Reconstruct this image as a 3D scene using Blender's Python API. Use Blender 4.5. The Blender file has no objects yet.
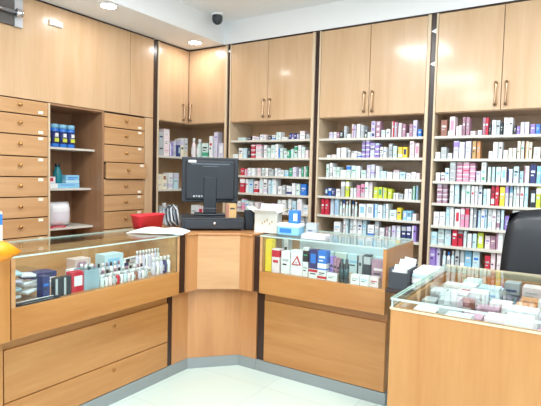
import bpy, bmesh, math, random
from mathutils import Vector, Matrix
S = bpy.context.scene
COL = S.collection
PI = math.pi
# ---------------------------------------------------------------- camera
CAM = (3.52681695, -3.91171232, 1.42016317)
YAW, PITCH, ROLL, FPX = map(float, (-32.3678, -3.23777, 1.39425, 490.6725))
def cam_axes():
    y, p, r = (math.radians(v) for v in (YAW, PITCH, ROLL))
    f = Vector((math.sin(y)*math.cos(p), math.cos(y)*math.cos(p), math.sin(p)))
    rt = Vector((math.cos(y), -math.sin(y), 0)); up = rt.cross(f)
    return rt*math.cos(r)+up*math.sin(r), -rt*math.sin(r)+up*math.cos(r), f
rt, up, fw = cam_axes()
cd = bpy.data.cameras.new('camera'); cam = bpy.data.objects.new('camera', cd); COL.objects.link(cam)
M = Matrix((rt, up, -fw)).transposed().to_4x4(); M.translation = Vector(CAM)
cam.matrix_world = M
cd.sensor_fit = 'HORIZONTAL'; cd.sensor_width = 36; cd.lens = FPX/541*36; cd.clip_start = .02
S.camera = cam
# ---------------------------------------------------------------- light
w = bpy.data.worlds.new('daylight'); S.world = w; w.use_nodes = True
w.node_tree.nodes['Background'].inputs[0].default_value = (.86, .94, 1, 1)
w.node_tree.nodes['Background'].inputs[1].default_value = 1.0
FILL_W = 26.0        # watts of each unseen fill panel added on the ceiling
SPOT_W = 1.8          # watts of each soffit downlight
S.view_settings.view_transform = 'Standard'; S.view_settings.look = 'None'
S.view_settings.exposure = 0.45; S.view_settings.gamma = 1
S.view_settings.use_curve_mapping = False
# ---------------------------------------------------------------- materials
def lin(c):
    return tuple(((v/255)/12.92 if v <= 10 else ((v/255+.055)/1.055)**2.4) for v in c)
_m = {}
def mat(name, rgb, rough=.5, metal=0, coat=0):
    if name in _m: return _m[name]
    m = bpy.data.materials.new(name); m.use_nodes = True
    b = m.node_tree.nodes['Principled BSDF']
    b.inputs['Base Color'].default_value = (*lin(rgb), 1)
    b.inputs['Roughness'].default_value = rough; b.inputs['Metallic'].default_value = metal
    b.inputs['Coat Weight'].default_value = coat; b.inputs['Coat Roughness'].default_value = .12
    _m[name] = m; return m
def wood(name, a, b, axis, rough=.32, coat=.25):
    m = mat(name, a, rough, 0, coat); nt = m.node_tree; n = nt.nodes; L = nt.links
    bs = n['Principled BSDF']
    tc = n.new('ShaderNodeTexCoord'); mp = n.new('ShaderNodeMapping')
    mp.inputs['Scale'].default_value = {'z': (9, 9, .7), 'x': (.8, .8, 9)}[axis]
    L.new(tc.outputs['Object'], mp.inputs[0])
    n1 = n.new('ShaderNodeTexNoise'); n1.inputs['Scale'].default_value = 1.3
    n1.inputs['Detail'].default_value = 5; n1.inputs['Distortion'].default_value = .7
    L.new(mp.outputs[0], n1.inputs['Vector'])
    n2 = n.new('ShaderNodeTexNoise'); n2.inputs['Scale'].default_value = 9; n2.inputs['Detail'].default_value = 3
    L.new(mp.outputs[0], n2.inputs['Vector'])
    mx = n.new('ShaderNodeMath'); mx.operation = 'MULTIPLY_ADD'; mx.inputs[1].default_value = .3
    L.new(n2.outputs[0], mx.inputs[0]); L.new(n1.outputs[0], mx.inputs[2])
    cr = n.new('ShaderNodeValToRGB')
    cr.color_ramp.elements[0].position = .45; cr.color_ramp.elements[0].color = (*lin(b), 1)
    cr.color_ramp.elements[1].position = .85; cr.color_ramp.elements[1].color = (*lin(a), 1)
    L.new(mx.outputs[0], cr.inputs[0]); L.new(cr.outputs[0], bs.inputs['Base Color'])
    return m
def glass(name, tint, refl=1.45, rough=0.0):
    m = bpy.data.materials.new(name); m.use_nodes = True; nt = m.node_tree; n = nt.nodes; L = nt.links
    n.remove(n['Principled BSDF'])
    t = n.new('ShaderNodeBsdfTransparent'); t.inputs[0].default_value = (*tint, 1)
    g = n.new('ShaderNodeBsdfGlossy'); g.inputs['Roughness'].default_value = rough
    lw = n.new('ShaderNodeLayerWeight'); pw = n.new('ShaderNodeMath'); pw.operation = 'POWER'; pw.inputs[1].default_value = 5
    fr = n.new('ShaderNodeMath'); fr.operation = 'MULTIPLY_ADD'; fr.inputs[1].default_value = .6; fr.inputs[2].default_value = .035
    L.new(lw.outputs['Facing'], pw.inputs[0]); L.new(pw.outputs[0], fr.inputs[0])
    mx = n.new('ShaderNodeMixShader'); L.new(fr.outputs[0], mx.inputs[0])
    L.new(t.outputs[0], mx.inputs[1]); L.new(g.outputs[0], mx.inputs[2])
    L.new(mx.outputs[0], n['Material Output'].inputs[0]); return m
def emit(name, rgb, s):
    m = mat(name, (255, 255, 255)); b = m.node_tree.nodes['Principled BSDF']
    b.inputs['Emission Color'].default_value = (*rgb, 1); b.inputs['Emission Strength'].default_value = s
    return m
WALLWOOD = wood('light_beech', (214, 180, 143), (203, 165, 126), 'z', .3, .5)
DRAWWOOD = wood('light_beech_level', (206, 162, 116), (190, 144, 98), 'x')
HONEY = wood('honey_beech_level', (190, 137, 80), (173, 116, 60), 'x')
HONEYV = wood('honey_beech_upright', (192, 138, 80), (176, 118, 60), 'z')
PODIUM = wood('podium_beech', (198, 144, 94), (182, 124, 76), 'z')
NICHE = wood('darker_beech_inside', (164, 124, 92), (146, 106, 76), 'z')  # beech tone set darker for the inside of the niche
EDGE = mat('pale_edge_band', (216, 194, 164), .35)
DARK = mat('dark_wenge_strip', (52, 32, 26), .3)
SHADOWGAP = mat('shadow_gap_brown', (70, 50, 38), .6)  # carcass coloured dark so the gaps between fronts look shaded
SHELF = mat('pale_melamine', (214, 210, 200), .4)
KICK = mat('grey_aluminium_kick', (150, 158, 160), .4, .3)
WHITEP = mat('white_paint', (248, 250, 253), .7)
GLASS = glass('clear_glass', (.95, .985, .97))
GEDGE = mat('green_glass_edge', (190, 214, 206), .2)
CHROME = mat('chrome', (215, 215, 220), .12, 1)
BRASS = mat('aged_brass', (196, 150, 92), .3, .9)
BRONZE = mat('pale_bronze', (190, 160, 130), .28, .9)
BLACKP = mat('black_plastic', (30, 36, 44), .4)
BLACKL = mat('black_leather', (28, 32, 38), .42)
PC = {'w': (238, 241, 243), 'm': (206, 232, 226), 'c': (240, 230, 202), 'l': (206, 202, 226), 'p': (226, 134, 172),
      'k': (238, 220, 224), 'r': (200, 46, 68), 'n': (52, 60, 116), 'b': (52, 124, 216), 'u': (146, 116, 206),
      'g': (40, 154, 112), 'y': (240, 206, 40), 'Y': (202, 216, 44), 'o': (216, 140, 80), 't': (182, 142, 80),
      'd': (44, 46, 56), 'e': (172, 180, 184), 'a': (188, 224, 236), 's': (124, 194, 232), 'v': (164, 116, 140),
      'R': (140, 80, 64)}
PN = {'w': 'white', 'm': 'pale mint', 'c': 'cream', 'l': 'lavender', 'p': 'pink', 'k': 'pinkish white', 'r': 'red',
      'n': 'navy', 'b': 'blue', 'u': 'violet', 'g': 'green', 'y': 'yellow', 'Y': 'lime yellow', 'o': 'orange',
      't': 'tan', 'd': 'black', 'e': 'grey', 'a': 'pale aqua', 's': 'sky blue', 'v': 'mauve', 'R': 'brown'}
def pm(k): return mat('carton_'+PN[k].replace(' ', '_'), tuple(v*.84+.16*225 for v in PC[k]) if k not in 'rdnb' else PC[k], .42)
# ---------------------------------------------------------------- helpers
OFF = {}
def bx(bm, x0, x1, y0, y1, z0, z1, mi=0):
    vs = [bm.verts.new(p) for p in ((x0,y0,z0),(x1,y0,z0),(x1,y1,z0),(x0,y1,z0),(x0,y0,z1),(x1,y0,z1),(x1,y1,z1),(x0,y1,z1))]
    for q in ((3,2,1,0),(4,5,6,7),(0,1,5,4),(1,2,6,5),(2,3,7,6),(3,0,4,7)):
        bm.faces.new([vs[i] for i in q]).material_index = mi
    return vs
def prism(bm, pts, z0, z1, mi=0):
    a = [bm.verts.new((x, y, z0)) for x, y in pts]; b = [bm.verts.new((x, y, z1)) for x, y in pts]; n = len(pts)
    bm.faces.new(a[::-1]).material_index = mi; bm.faces.new(b).material_index = mi
    for i in range(n): bm.faces.new((a[i], a[(i+1) % n], b[(i+1) % n], b[i])).material_index = mi
def lathe(bm, prof, seg=16, loc=(0, 0, 0), axis='z', mi=0, smooth=True):
    rings = []
    for r, h in prof:
        ring = []
        for i in range(seg):
            a = 2*PI*i/seg; c, s = r*math.cos(a), r*math.sin(a)
            p = {'z': (c, s, h), 'y': (c, h, s), 'x': (h, c, s)}[axis]
            ring.append(bm.verts.new((p[0]+loc[0], p[1]+loc[1], p[2]+loc[2])))
        rings.append(ring)
    for a, b in zip(rings, rings[1:]):
        for i in range(seg):
            f = bm.faces.new((a[i], a[(i+1) % seg], b[(i+1) % seg], b[i])); f.material_index = mi; f.smooth = smooth
    bm.faces.new(rings[0][::-1]).material_index = mi; bm.faces.new(rings[-1]).material_index = mi
def tube(bm, pts, r, seg=8, mi=0):
    pts = [Vector(p) for p in pts]; rings = []
    rr = r if isinstance(r, (list, tuple)) else [r]*len(pts)
    for i, p in enumerate(pts):
        d = (pts[min(i+1, len(pts)-1)]-pts[max(i-1, 0)]).normalized()
        ref = Vector((0, 0, 1)) if abs(d.z) < .9 else Vector((1, 0, 0))
        u = d.cross(ref).normalized(); v = d.cross(u)
        rings.append([bm.verts.new(p+rr[i]*(u*math.cos(2*PI*k/seg)+v*math.sin(2*PI*k/seg))) for k in range(seg)])
    for a, b in zip(rings, rings[1:]):
        for k in range(seg):
            f = bm.faces.new((a[k], a[(k+1) % seg], b[(k+1) % seg], b[k])); f.smooth = True; f.material_index = mi
    bm.faces.new(rings[0][::-1]).material_index = mi; bm.faces.new(rings[-1]).material_index = mi
def part(name, bm, mats, parent=None, world=True, bev=0, seg=2, sub=0):
    """link ONE mesh object; world=True: bm is in world axes and is shifted by the root's place"""
    if parent is not None and world: bmesh.ops.translate(bm, verts=bm.verts, vec=-OFF[parent])
    bmesh.ops.recalc_face_normals(bm, faces=bm.faces)
    me = bpy.data.meshes.new(name); bm.to_mesh(me); bm.free()
    for m in (mats if isinstance(mats, (list, tuple)) else [mats]): me.materials.append(m)
    o = bpy.data.objects.new(name, me); COL.objects.link(o)
    if parent is not None:
        o.parent = parent; OFF[o] = OFF[parent]
    else: OFF[o] = Vector((0, 0, 0))
    if bev:
        b = o.modifiers.new('bevel', 'BEVEL'); b.width = bev; b.segments = seg; b.limit_method = 'ANGLE'; b.angle_limit = .7
    if sub:
        s = o.modifiers.new('sub', 'SUBSURF'); s.levels = sub; s.render_levels = sub
        for p in me.polygons: p.use_smooth = True
    return o
def box(name, x0, x1, y0, y1, z0, z1, m, parent=None, bev=0, world=True):
    bm = bmesh.new(); bx(bm, x0, x1, y0, y1, z0, z1); return part(name, bm, m, parent, world, bev)
def tag(o, label, cat, group=None):
    o['label'] = label; o['category'] = cat
    if group: o['group'] = group
    return o
def thing(name, label, cat, loc=(0, 0, 0), rz=0, group=None):
    o = bpy.data.objects.new(name, None); COL.objects.link(o); o.empty_display_size = .1
    o.location = loc; o.rotation_euler.z = rz; OFF[o] = Vector(loc)
    return tag(o, label, cat, group)
def struct(name, bm, m):
    o = part(name, bm, m); o['kind'] = 'structure'; return o
def sbox(name, boxes, m):
    bm = bmesh.new()
    for b in boxes: bx(bm, *b)
    return struct(name, bm, m)
def place(o, loc, rz=0, label=None, cat=None, group=None):
    o.location = loc; o.rotation_euler.z = rz; OFF[o] = Vector(loc)
    if label: tag(o, label, cat, group)
    return o
ORD = ['zeroth','first','second','third','fourth','fifth','sixth','seventh','eighth','ninth','tenth','eleventh','twelfth',
       'thirteenth','fourteenth','fifteenth','sixteenth','seventeenth','eighteenth','nineteenth','twentieth','twenty-first',
       'twenty-second','twenty-third','twenty-fourth','twenty-fifth','twenty-sixth','twenty-seventh','twenty-eighth',
       'twenty-ninth','thirtieth','thirty-first','thirty-second','thirty-third','thirty-fourth','thirty-fifth']
R = random.Random(7)
# ================================================================ room shell
def tile_floor():
    m = mat('pale_tile', (214, 230, 222), .16); nt = m.node_tree; n = nt.nodes; L = nt.links
    tc = n.new('ShaderNodeTexCoord'); br = n.new('ShaderNodeTexBrick')
    br.offset = 0; br.inputs['Scale'].default_value = 1; br.inputs['Brick Width'].default_value = .6; br.inputs['Row Height'].default_value = .6
    br.inputs['Mortar Size'].default_value = .002
    br.inputs['Color1'].default_value = (*lin((198, 214, 206)), 1); br.inputs['Color2'].default_value = (*lin((195, 211, 203)), 1)
    br.inputs['Mortar'].default_value = (*lin((178, 190, 182)), 1)
    L.new(tc.outputs['Object'], br.inputs['Vector']); L.new(br.outputs[0], n['Principled BSDF'].inputs['Base Color'])
    return m
X1, Y0 = 5.6, -6.6
sbox('floor', [(-.6, X1, Y0, .6, -.1, 0)], tile_floor())
sbox('wall_back', [(-.6, X1, .42, .6, 0, 3.1)], WHITEP)
sbox('wall_left', [(-.6, -.46, Y0, .42, 0, 3.1)], WHITEP)
sbox('wall_right', [(X1, X1+.15, Y0, .6, 0, 3.1)], WHITEP)
sbox('wall_front', [(-.6, .4, Y0-.15, Y0, 0, 3.1), (X1-.5, X1, Y0-.15, Y0, 0, 3.1), (.4, X1-.5, Y0-.15, Y0, 2.5, 3.1)], WHITEP)
SOF = .46
sbox('ceiling', [(SOF, X1, Y0, 0, 2.92, 3.02)], WHITEP)
sbox('trim_1', [(-.46, SOF, Y0, .42, 2.7005, 3.02)], WHITEP)
sbox('trim_2', [(SOF, X1, .0, .42, 2.7005, 3.02)], WHITEP)
# ================================================================ cabinets
def handle(door, x, y, z0, z1, face, name='handle'):
    """bow handle; face 'y': door looks to -Y, 'x': door looks to +X"""
    bm = bmesh.new(); h = z1-z0
    P = [(0, 0), (.022, .0), (.03, .12*h), (.022, .5*h), (.03, .88*h), (.022, h), (0, h)]
    pts = [((x, y-d, z0+t) if face == 'y' else (x+d, y, z0+t)) for d, t in P]
    tube(bm, pts, [.009, .013, .010, .007, .010, .013, .009])
    return part(name, bm, BRONZE, door)
def shelf_cabinet(label, x0, x1, split, hz, strip=True):
    t = thing('wall_cabinet', label, 'cabinet', (x0, 0, 0), group='double-door wall cabinets with open medicine shelves')
    l, r = x0+.015, x1-.025
    box('side_panel', x0, l, -.004, .40, 0, 2.69, [EDGE], t, .002)
    box('side_panel', r, x1, -.004, .40, 0, 2.69, [EDGE], t, .002)
    box('back_panel', l, r, .385, .40, .08, 2.69, WALLWOOD, t)
    bm = bmesh.new(); bx(bm, l, r, .02, .385, 1.93, 1.95); part('cabinet_floor', bm, WALLWOOD, t); box('cabinet_top', l, r, .02, .385, 2.67, 2.69, WALLWOOD, t)
    box('plinth', l, r, .03, .05, 0, .08, KICK, t)
    box('dark_gap_filler', x0, x1+.045, .004, .40, 2.69, 2.70, DARK, t)
    for a, b, s in ((l+.002, split-.002, 1), (split+.002, r-.002, -1)):
        d = box('door', a, b, 0, .018, 1.936, 2.684, WALLWOOD, t, .002)
        hx = split-s*.035; handle(d, hx, 0, 1.972, 2.128, 'y')
        box('cupboard_door', a, b, 0, .018, .085, .71, WALLWOOD, t, .002)
    for z in hz: box('shelf', l, r, .008, .385, z-.02, z, SHELF, t, .002)
    if strip:
        f = box('filler_strip', x1, x1+.043, .012, .06, 0, 2.69, DARK, t)
    return t
HZ = [1.755, 1.585, 1.413, 1.243, 1.073, .908, .735]
HZ2 = [1.755, 1.583, 1.413, 1.243, 1.073, .903, .735]
HZ3 = [1.755, 1.588, 1.416, 1.25, 1.083, .913, .735]
HZ4 = [1.755, 1.581, 1.407, 1.236, 1.06, .908, .735]
shelf_cabinet('beech wall cabinet next to the corner one, behind the white open carton', .54, 1.477, .985, HZ2)
shelf_cabinet('beech wall cabinet in the middle of the back wall, with yellow and purple packs', 1.52, 2.48, 1.99, HZ3)
shelf_cabinet('beech wall cabinet at the right end of the back wall, behind the black chair', 2.52, 3.46, 2.997, HZ4)
# the corner cabinet, one L shaped unit
t = thing('corner_wall_cabinet', 'narrow two-door corner wall cabinet with L-shaped shelves, behind the monitor', 'cabinet', (0, 0, 0))
box('side_panel', .48, .505, -.004, .40, 0, 2.69, EDGE, t, .002)
box('side_panel', -.40, .004, -.44, -.425, 0, 2.69, EDGE, t, .002)
bm = bmesh.new(); bx(bm, -.40, .48, .385, .40, .08, 2.69); bx(bm, -.40, -.385, -.425, .385, .08, 2.69); part('back_panel', bm, WALLWOOD, t)
L6 = [(-.385, -.425), (-.012, -.425), (-.012, .012), (.48, .012), (.48, .385), (-.385, .385)]
L6b = [(-.385, -.425), (-.02, -.425), (-.02, .02), (.48, .02), (.48, .385), (-.385, .385)]
bm = bmesh.new(); prism(bm, L6b, 1.93, 1.95); part('cabinet_floor', bm, WALLWOOD, t)
bm = bmesh.new(); prism(bm, L6b, 2.67, 2.69); part('cabinet_top', bm, WALLWOOD, t)
for z in (1.59, 1.255, .925):
    bm = bmesh.new(); prism(bm, L6, z-.02, z); part('shelf', bm, SHELF, t)
d = box('door', .003, .478, 0, .018, 1.936, 2.684, WALLWOOD, t, .002); handle(d, .045, 0, 1.972, 2.128, 'y')
d = box('door', -.018, 0, -.423, -.003, 1.936, 2.684, WALLWOOD, t, .002); handle(d, 0, -.085, 1.972, 2.128, 'x')
bm = bmesh.new(); bx(bm, -.018, 0, -.423, 0, .085, .9); bx(bm, 0, .478, 0, .018, .085, .9); part('lower_panel', bm, WALLWOOD, t)
bm = bmesh.new(); prism(bm, [(-.4, -.44), (-.006, -.44), (-.006, .006), (.548, .006), (.548, .4), (-.4, .4)], 2.69, 2.70); part('dark_gap_filler', bm, DARK, t)
box('filler_strip', .505, .54, .012, .06, 0, 2.69, DARK, t)
box('filler_strip', -.06, -.008, -.497, -.44, 0, 2.69, DARK, t)
# drawer cabinets on the left wall
def knob(dr, y, z, x=0, m=BRASS):
    bm = bmesh.new(); lathe(bm, [(.006, 0), (.005, .012), (.013, .018), (.014, .024), (.009, .03), (.002, .031)], 12, (x, y, z), 'x')
    return part('knob', bm, m, dr)
TAG = mat('cream_label_sticker', (250, 240, 222), .25)
def drawers(label, y0, y1, zs, tags, pulled=None):
    t = thing('drawer_cabinet', label, 'cabinet', (0, (y0+y1)/2, 0), group='drawer cabinets on the left wall')
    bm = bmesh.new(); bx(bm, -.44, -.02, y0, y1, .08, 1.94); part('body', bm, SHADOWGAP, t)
    for i, (a, b) in enumerate(zip(zs, zs[1:])):
        px = .032 if i == pulled else 0
        yc = (y0+y1)/2
        bm = bmesh.new(); bx(bm, px-.018, px, y0+.004, y1-.004, b+.004, a-.004)
        if px: bx(bm, -.1, px-.018, y0+.02, y1-.02, b+.012, a-.02)
        d = part('drawer', bm, DRAWWOOD, t, bev=.003)
        knob(d, yc, (a+b)/2+.01, px)
        if tags[i]:
            tz = a-.022 if tags[i] == 't' else b+.026
            bm = bmesh.new(); bx(bm, px-.002, px+.004, y1-.085, y1-.045, tz-.011, tz+.011)
            part('label_holder', bm, TAG, d, bev=.002)
    return t
ZL = [1.94, 1.829, 1.678, 1.517, 1.364, 1.211, 1.053, .906, .753]
t = drawers('beech cabinet with a column of drawers left of the open niche', -2.07, -1.60, ZL, 'bbtttttt')
box('lower_door', -.018, 0, -2.066, -1.604, .085, .749, WALLWOOD, t, .003); box('plinth', -.05, -.03, -2.07, -1.6, 0, .08, KICK, t)
ZR = [1.932, 1.806, 1.656, 1.50, 1.352, 1.208, 1.063, .904]
t = drawers('beech cabinet with a column of drawers between niche and corner, one drawer ajar', -1.072, -.602, ZR, 'bttt' + '\0tt', 3)
box('lower_door', -.018, 0, -1.068, -.606, .085, .900, WALLWOOD, t, .003); box('plinth', -.05, -.03, -1.07, -.5, 0, .08, KICK, t)
box('side_panel', -.44, 0, -.600, -.499, .08, 1.938, WALLWOOD, t, .002)
# more drawer fronts further left run out of the frame
t = thing('wall_cabinet_panel', 'plain beech panel at the far left of the drawer wall', 'panel', (0, -2.6, 0))
box('panel_face', -.02, 0, -3.4, -2.075, .08, 1.94, WALLWOOD, t, .003)
# open niche
t = thing('open_shelf_niche', 'tall open niche with three shelves between the two drawer columns', 'shelf', (0, -1.33, 0))
bm = bmesh.new(); bx(bm, -.44, 0, -1.6, -1.585, .08, 1.94); part('side_panel', bm, EDGE, t)
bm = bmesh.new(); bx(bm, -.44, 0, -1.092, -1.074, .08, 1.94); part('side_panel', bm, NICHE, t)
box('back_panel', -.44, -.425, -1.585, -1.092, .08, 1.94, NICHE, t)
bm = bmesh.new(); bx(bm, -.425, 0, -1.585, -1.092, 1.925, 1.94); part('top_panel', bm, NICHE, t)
for z, xf in ((1.607, -.10), (1.268, -.15), (.94, -.12)): box('shelf', -.425, xf, -1.585, -1.092, z-.018, z, SHELF, t, .002)
box('lower_door', -.018, 0, -1.583, -1.094, .085, .80, WALLWOOD, t, .003)
bm = bmesh.new(); bx(bm, -.425, -.02, -1.585, -1.092, .08, .8); part('base_box', bm, WALLWOOD, t)
# overhead doors on the left wall
t = thing('overhead_cabinet', 'flat beech overhead cabinet along the left wall, above drawers and niche', 'cabinet', (0, -1.9, 1.94))
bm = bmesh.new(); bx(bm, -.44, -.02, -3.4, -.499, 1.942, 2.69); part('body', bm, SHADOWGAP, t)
box('door', -.018, 0, -3.4, -.788, 1.944, 2.686, WALLWOOD, t, .002)
box('door', -.018, 0, -.783, -.500, 1.944, 2.686, WALLWOOD, t, .002)
box('dark_gap_filler', -.44, -.006, -3.4, -.499, 2.69, 2.70, DARK, t)  # dark strip puts the shade under the ceiling into colour
# ================================================================ counters
XL, XLl, YB, YBl = 1.235, 1.167, -1.063, -.992
ZT, ZR_, ZB, ZK = 1.0, .7466, .59, .0785
LOCK = mat('dull_brass_lock', (170, 120, 70), .35, .8)
def pane(name, x0, x1, y0, y1, z0, z1, parent):
    """glass slab whose narrow faces are the green cut edge"""
    bm = bmesh.new(); bx(bm, x0, x1, y0, y1, z0, z1)
    d = [x1-x0, y1-y0, z1-z0]; k = d.index(min(d))
    bm.normal_update()
    for f in bm.faces: f.material_index = 0 if abs(f.normal[k]) > .9 else 1
    return part(name, bm, [GLASS, GEDGE], parent)
# left display counter
t = thing('display_counter', 'glass-topped beech display counter running along the left side', 'counter', (.98, -2.02, 0), group='glass-topped display counters')
a, b = -2.605, -1.436
box('base', .79, XLl-.012, a, -1.470, ZK, ZB, HONEY, t)
bm = bmesh.new(); bx(bm, .75, XL, a, b, ZB, ZR_); part('display_floor', bm, HONEY, t, bev=.003)
for z0, z1 in ((ZK+.004, .252), (.258, .525)):
    d = box('front_panel', XLl-.012, XLl, a, b-.035, z0, z1, HONEY, t, .002)
    bm = bmesh.new(); lathe(bm, [(.011, 0), (.011, .004), (.004, .005)], 12, (XLl, -1.93, z1-.045), 'x'); part('lock', bm, LOCK, d)
box('end_panel', .75, XL, b-.022, b, ZR_, .992, DRAWWOOD, t, .002)
box('end_panel', .75, XL, a, a+.022, ZR_, .992, DRAWWOOD, t, .002)
box('rear_panel', .75, .765, a+.022, b-.022, ZR_, .955, DRAWWOOD, t)
pane('front_glass', XL-.008, XL-.002, a+.022, b-.022, ZR_, .992, t)
pane('top_glass', .735, XL+.004, a, b, .992, ZT, t)
box('kick_plate', .80, XLl+.002, a, -1.4705, 0, ZK, KICK, t)
# solid counter at the left edge of the photograph
t = thing('solid_counter', 'plain beech counter end at the left edge, left of the glass display', 'counter', (.98, -3, 0))
box('upper_box', .75, XL+.01, -3.5, -2.615, ZB, .998, HONEYV, t, .004)
box('base', .80, XLl+.01, -3.5, -2.615, ZK, ZB, HONEYV, t, .003)
box('kick_plate', .81, XLl+.012, -3.5, -2.612, 0, ZK, KICK, t)
# corner counter (podium)
t = thing('corner_counter', 'beech corner counter with angled front carrying the black monitor', 'counter', (1.2, -1.0, 0))
Bu, Cu = (XL, -1.256), (1.473, YB)
pts = [(XL, -1.36), Bu, Cu, (1.579, YB), (1.579, -.52), (.75, -.52), (.75, -1.36)]
bm = bmesh.new(); prism(bm, pts, ZB, .985); part('upper_box', bm, PODIUM, t, bev=.003)
pts2 = [(XL+.008, -1.36), (XL+.008, -1.26), (1.47, YB-.008), (1.579, YB-.008), (1.579, -.51), (.74, -.51), (.74, -1.36)]
bm = bmesh.new(); prism(bm, pts2, .985, 1.0); part('counter_top', bm, PODIUM, t, bev=.003)
Bl, Cl = (XLl, -1.269), (1.423, YBl)
pts = [(XLl, -1.426), Bl, Cl, (1.579, YBl), (1.579, -.55), (.80, -.55), (.80, -1.426)]
bm = bmesh.new(); prism(bm, pts, ZK, ZB); part('base', bm, PODIUM, t, bev=.002)
e = .002
pts = [(XLl+e, -1.4695), (XLl+e, -1.269), (1.423+e, YBl-e), (1.579, YBl-e), (1.579, -.6), (.8, -.6), (.8, -1.4695)]
bm = bmesh.new(); prism(bm, pts, 0, ZK); part('kick_plate', bm, KICK, t)
bm = bmesh.new(); bx(bm, .75, XL-.02, -1.435, -1.361, ZB, .985); part('filler_strip', bm, DARK, t)
bm = bmesh.new(); bx(bm, .80, XLl-.006, -1.469, -1.427, ZK, ZB); part('filler_strip', bm, DARK, t)
dx, dy = Cu[0]-Bu[0], Cu[1]-Bu[1]; Ld = math.hypot(dx, dy); ux, uy = dx/Ld, dy/Ld; nx, ny = uy, -ux
def diag(s0, s1, d0, d1, P=Bu):
    return [(P[0]+ux*s0+nx*d0, P[1]+uy*s0+ny*d0), (P[0]+ux*s1+nx*d0, P[1]+uy*s1+ny*d0), (P[0]+ux*s1+nx*d1, P[1]+uy*s1+ny*d1), (P[0]+ux*s0+nx*d1, P[1]+uy*s0+ny*d1)]
bm = bmesh.new(); prism(bm, diag(.004, Ld-.004, 0, .004), ZB+.005, .975); part('front_panel', bm, DRAWWOOD, t, bev=.001)
# back display counter
t = thing('display_counter', 'glass-topped beech display counter facing the camera, right of the corner counter', 'counter', (2.1, -.8, 0), group='glass-topped display counters')
a, b = 1.642, 2.556
box('base', a, b-.01, YBl+.012, -.56, ZK, ZB, HONEY, t)
box('display_floor', a, b, YB, -.51, ZB, ZR_, HONEY, t, .003)
box('front_panel', a+.005, b-.012, YBl, YBl+.012, ZK+.004, .525, HONEY, t, .002)
box('end_panel', a, a+.022, YB, -.51, ZR_, .992, DRAWWOOD, t, .002)
box('end_panel', b-.022, b, YB, -.51, ZR_, .992, HONEYV, t, .002)
box('rear_panel', a+.022, b-.022, -.525, -.51, ZR_, .97, mat('pale_blue_laminate', (196, 216, 224), .4), t)
pane('front_glass', a+.022, b-.022, YB+.002, YB+.008, ZR_, .992, t)
pane('top_glass', a, b, YB-.004, -.495, .992, ZT, t)
box('kick_plate', 1.581, b, YBl-.002, -.56, 0, ZK, KICK, t)
box('filler_strip', 1.581, 1.642, YB+.025, -.53, ZB, .985, DARK, t)
box('filler_strip', 1.581, 1.640, YBl+.014, -.56, ZK, ZB, DARK, t)
# right display counter
t = thing('display_counter', 'long beech counter in the right foreground with shallow glass tray top', 'counter', (3.7, -1.8, 0), group='glass-topped display counters')
a, b, yf, yb = 2.976, 4.5, -2.233, -1.40
box('front_panel', a, b, yf, yf+.02, 0, .965, HONEYV, t, .003)
box('side_panel', a, a+.02, yf+.02, yb, 0, .965, HONEYV, t, .002)
box('side_panel', b-.02, b, yf+.02, yb, 0, .965, HONEYV, t, .002)
box('rear_panel', a+.02, b-.02, yb-.02, yb, 0, .965, HONEYV, t, .002)
box('tray_floor', a+.02, b-.02, yf+.02, yb-.02, .88, .90, DRAWWOOD, t)
pane('front_glass', a+.006, b-.006, yf+.002, yf+.008, .965, .992, t)
pane('side_glass', a+.002, a+.008, yf+.002, yb-.002, .965, .992, t)
pane('rear_glass', a+.006, b-.006, yb-.008, yb-.002, .965, .992, t)
pane('top_glass', a, b, yf-.002, yb+.002, .992, 1.0, t)
bm = bmesh.new(); bx(bm, a, b, yf-.003, yf, .958, .966); bx(bm, a-.003, a, yf, yb, .958, .966); bx(bm, a, b, yb, yb+.003, .958, 1.0); part('edge_trim', bm, EDGE, t)
# ================================================================ lamps and ceiling fittings
LAMP = emit('lamp_diffuser', (1, .98, .95), 14)
def downlight(x, y, label):
    t = thing('downlight', label, 'lamp', (x, y, 2.70), group='recessed soffit downlights')
    bm = bmesh.new(); lathe(bm, [(.062, 0), (.075, -.001), (.072, -.008), (.06, -.008)], 24); part('trim_ring', bm, WHITEP, t, False)
    bm = bmesh.new(); lathe(bm, [(.058, -.004), (.058, -.010), (.03, -.014)], 24); part('diffuser', bm, LAMP, t, False)
    l = bpy.data.lights.new('downlight_light', 'AREA'); l.shape = 'DISK'; l.size = .11; l.energy = SPOT_W; l.color = (1, .98, .96)
    o = bpy.data.objects.new('downlight_light', l); COL.objects.link(o); o.parent = t; o.location = (0, 0, -.02)
downlight(.37, -1.335, 'glowing round downlight in the left soffit, nearer the camera')
downlight(.266, -.215, 'glowing round downlight in the soffit above the corner cabinet')
for i, (x, y) in enumerate(((1.9, -1.9), (3.6, -1.5), (1.9, -3.7), (3.9, -3.7), (1.9, -5.4), (3.9, -5.4))):  # unseen panels added to fill the room with light
    t = thing('fill_panel', 'unseen square fill panel added in the white ceiling of the shop', 'lamp', (x, y, 2.92), group='unseen ceiling fill panels')
    bm = bmesh.new()
    for q in ((-.3, .3, -.3, -.285), (-.3, .3, .285, .3), (-.3, -.285, -.285, .285), (.285, .3, -.285, .285)): bx(bm, *q, -.02, 0)
    part('frame', bm, WHITEP, t, False)
    bm = bmesh.new(); bx(bm, -.285, .285, -.285, .285, -.012, -.004); part('diffuser', bm, emit('fill_panel_diffuser', (.94, .97, 1), 5), t, False)
    l = bpy.data.lights.new('fill_panel_light', 'AREA'); l.size = .56; l.energy = FILL_W; l.color = (.95, .98, 1)
    o = bpy.data.objects.new('fill_panel_light', l); COL.objects.link(o); o.parent = t; o.location = (0, 0, -.025)
t = thing('dome_camera', 'small black dome camera hanging from the white ceiling', 'security camera', (.56, -.24, 2.92))
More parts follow.
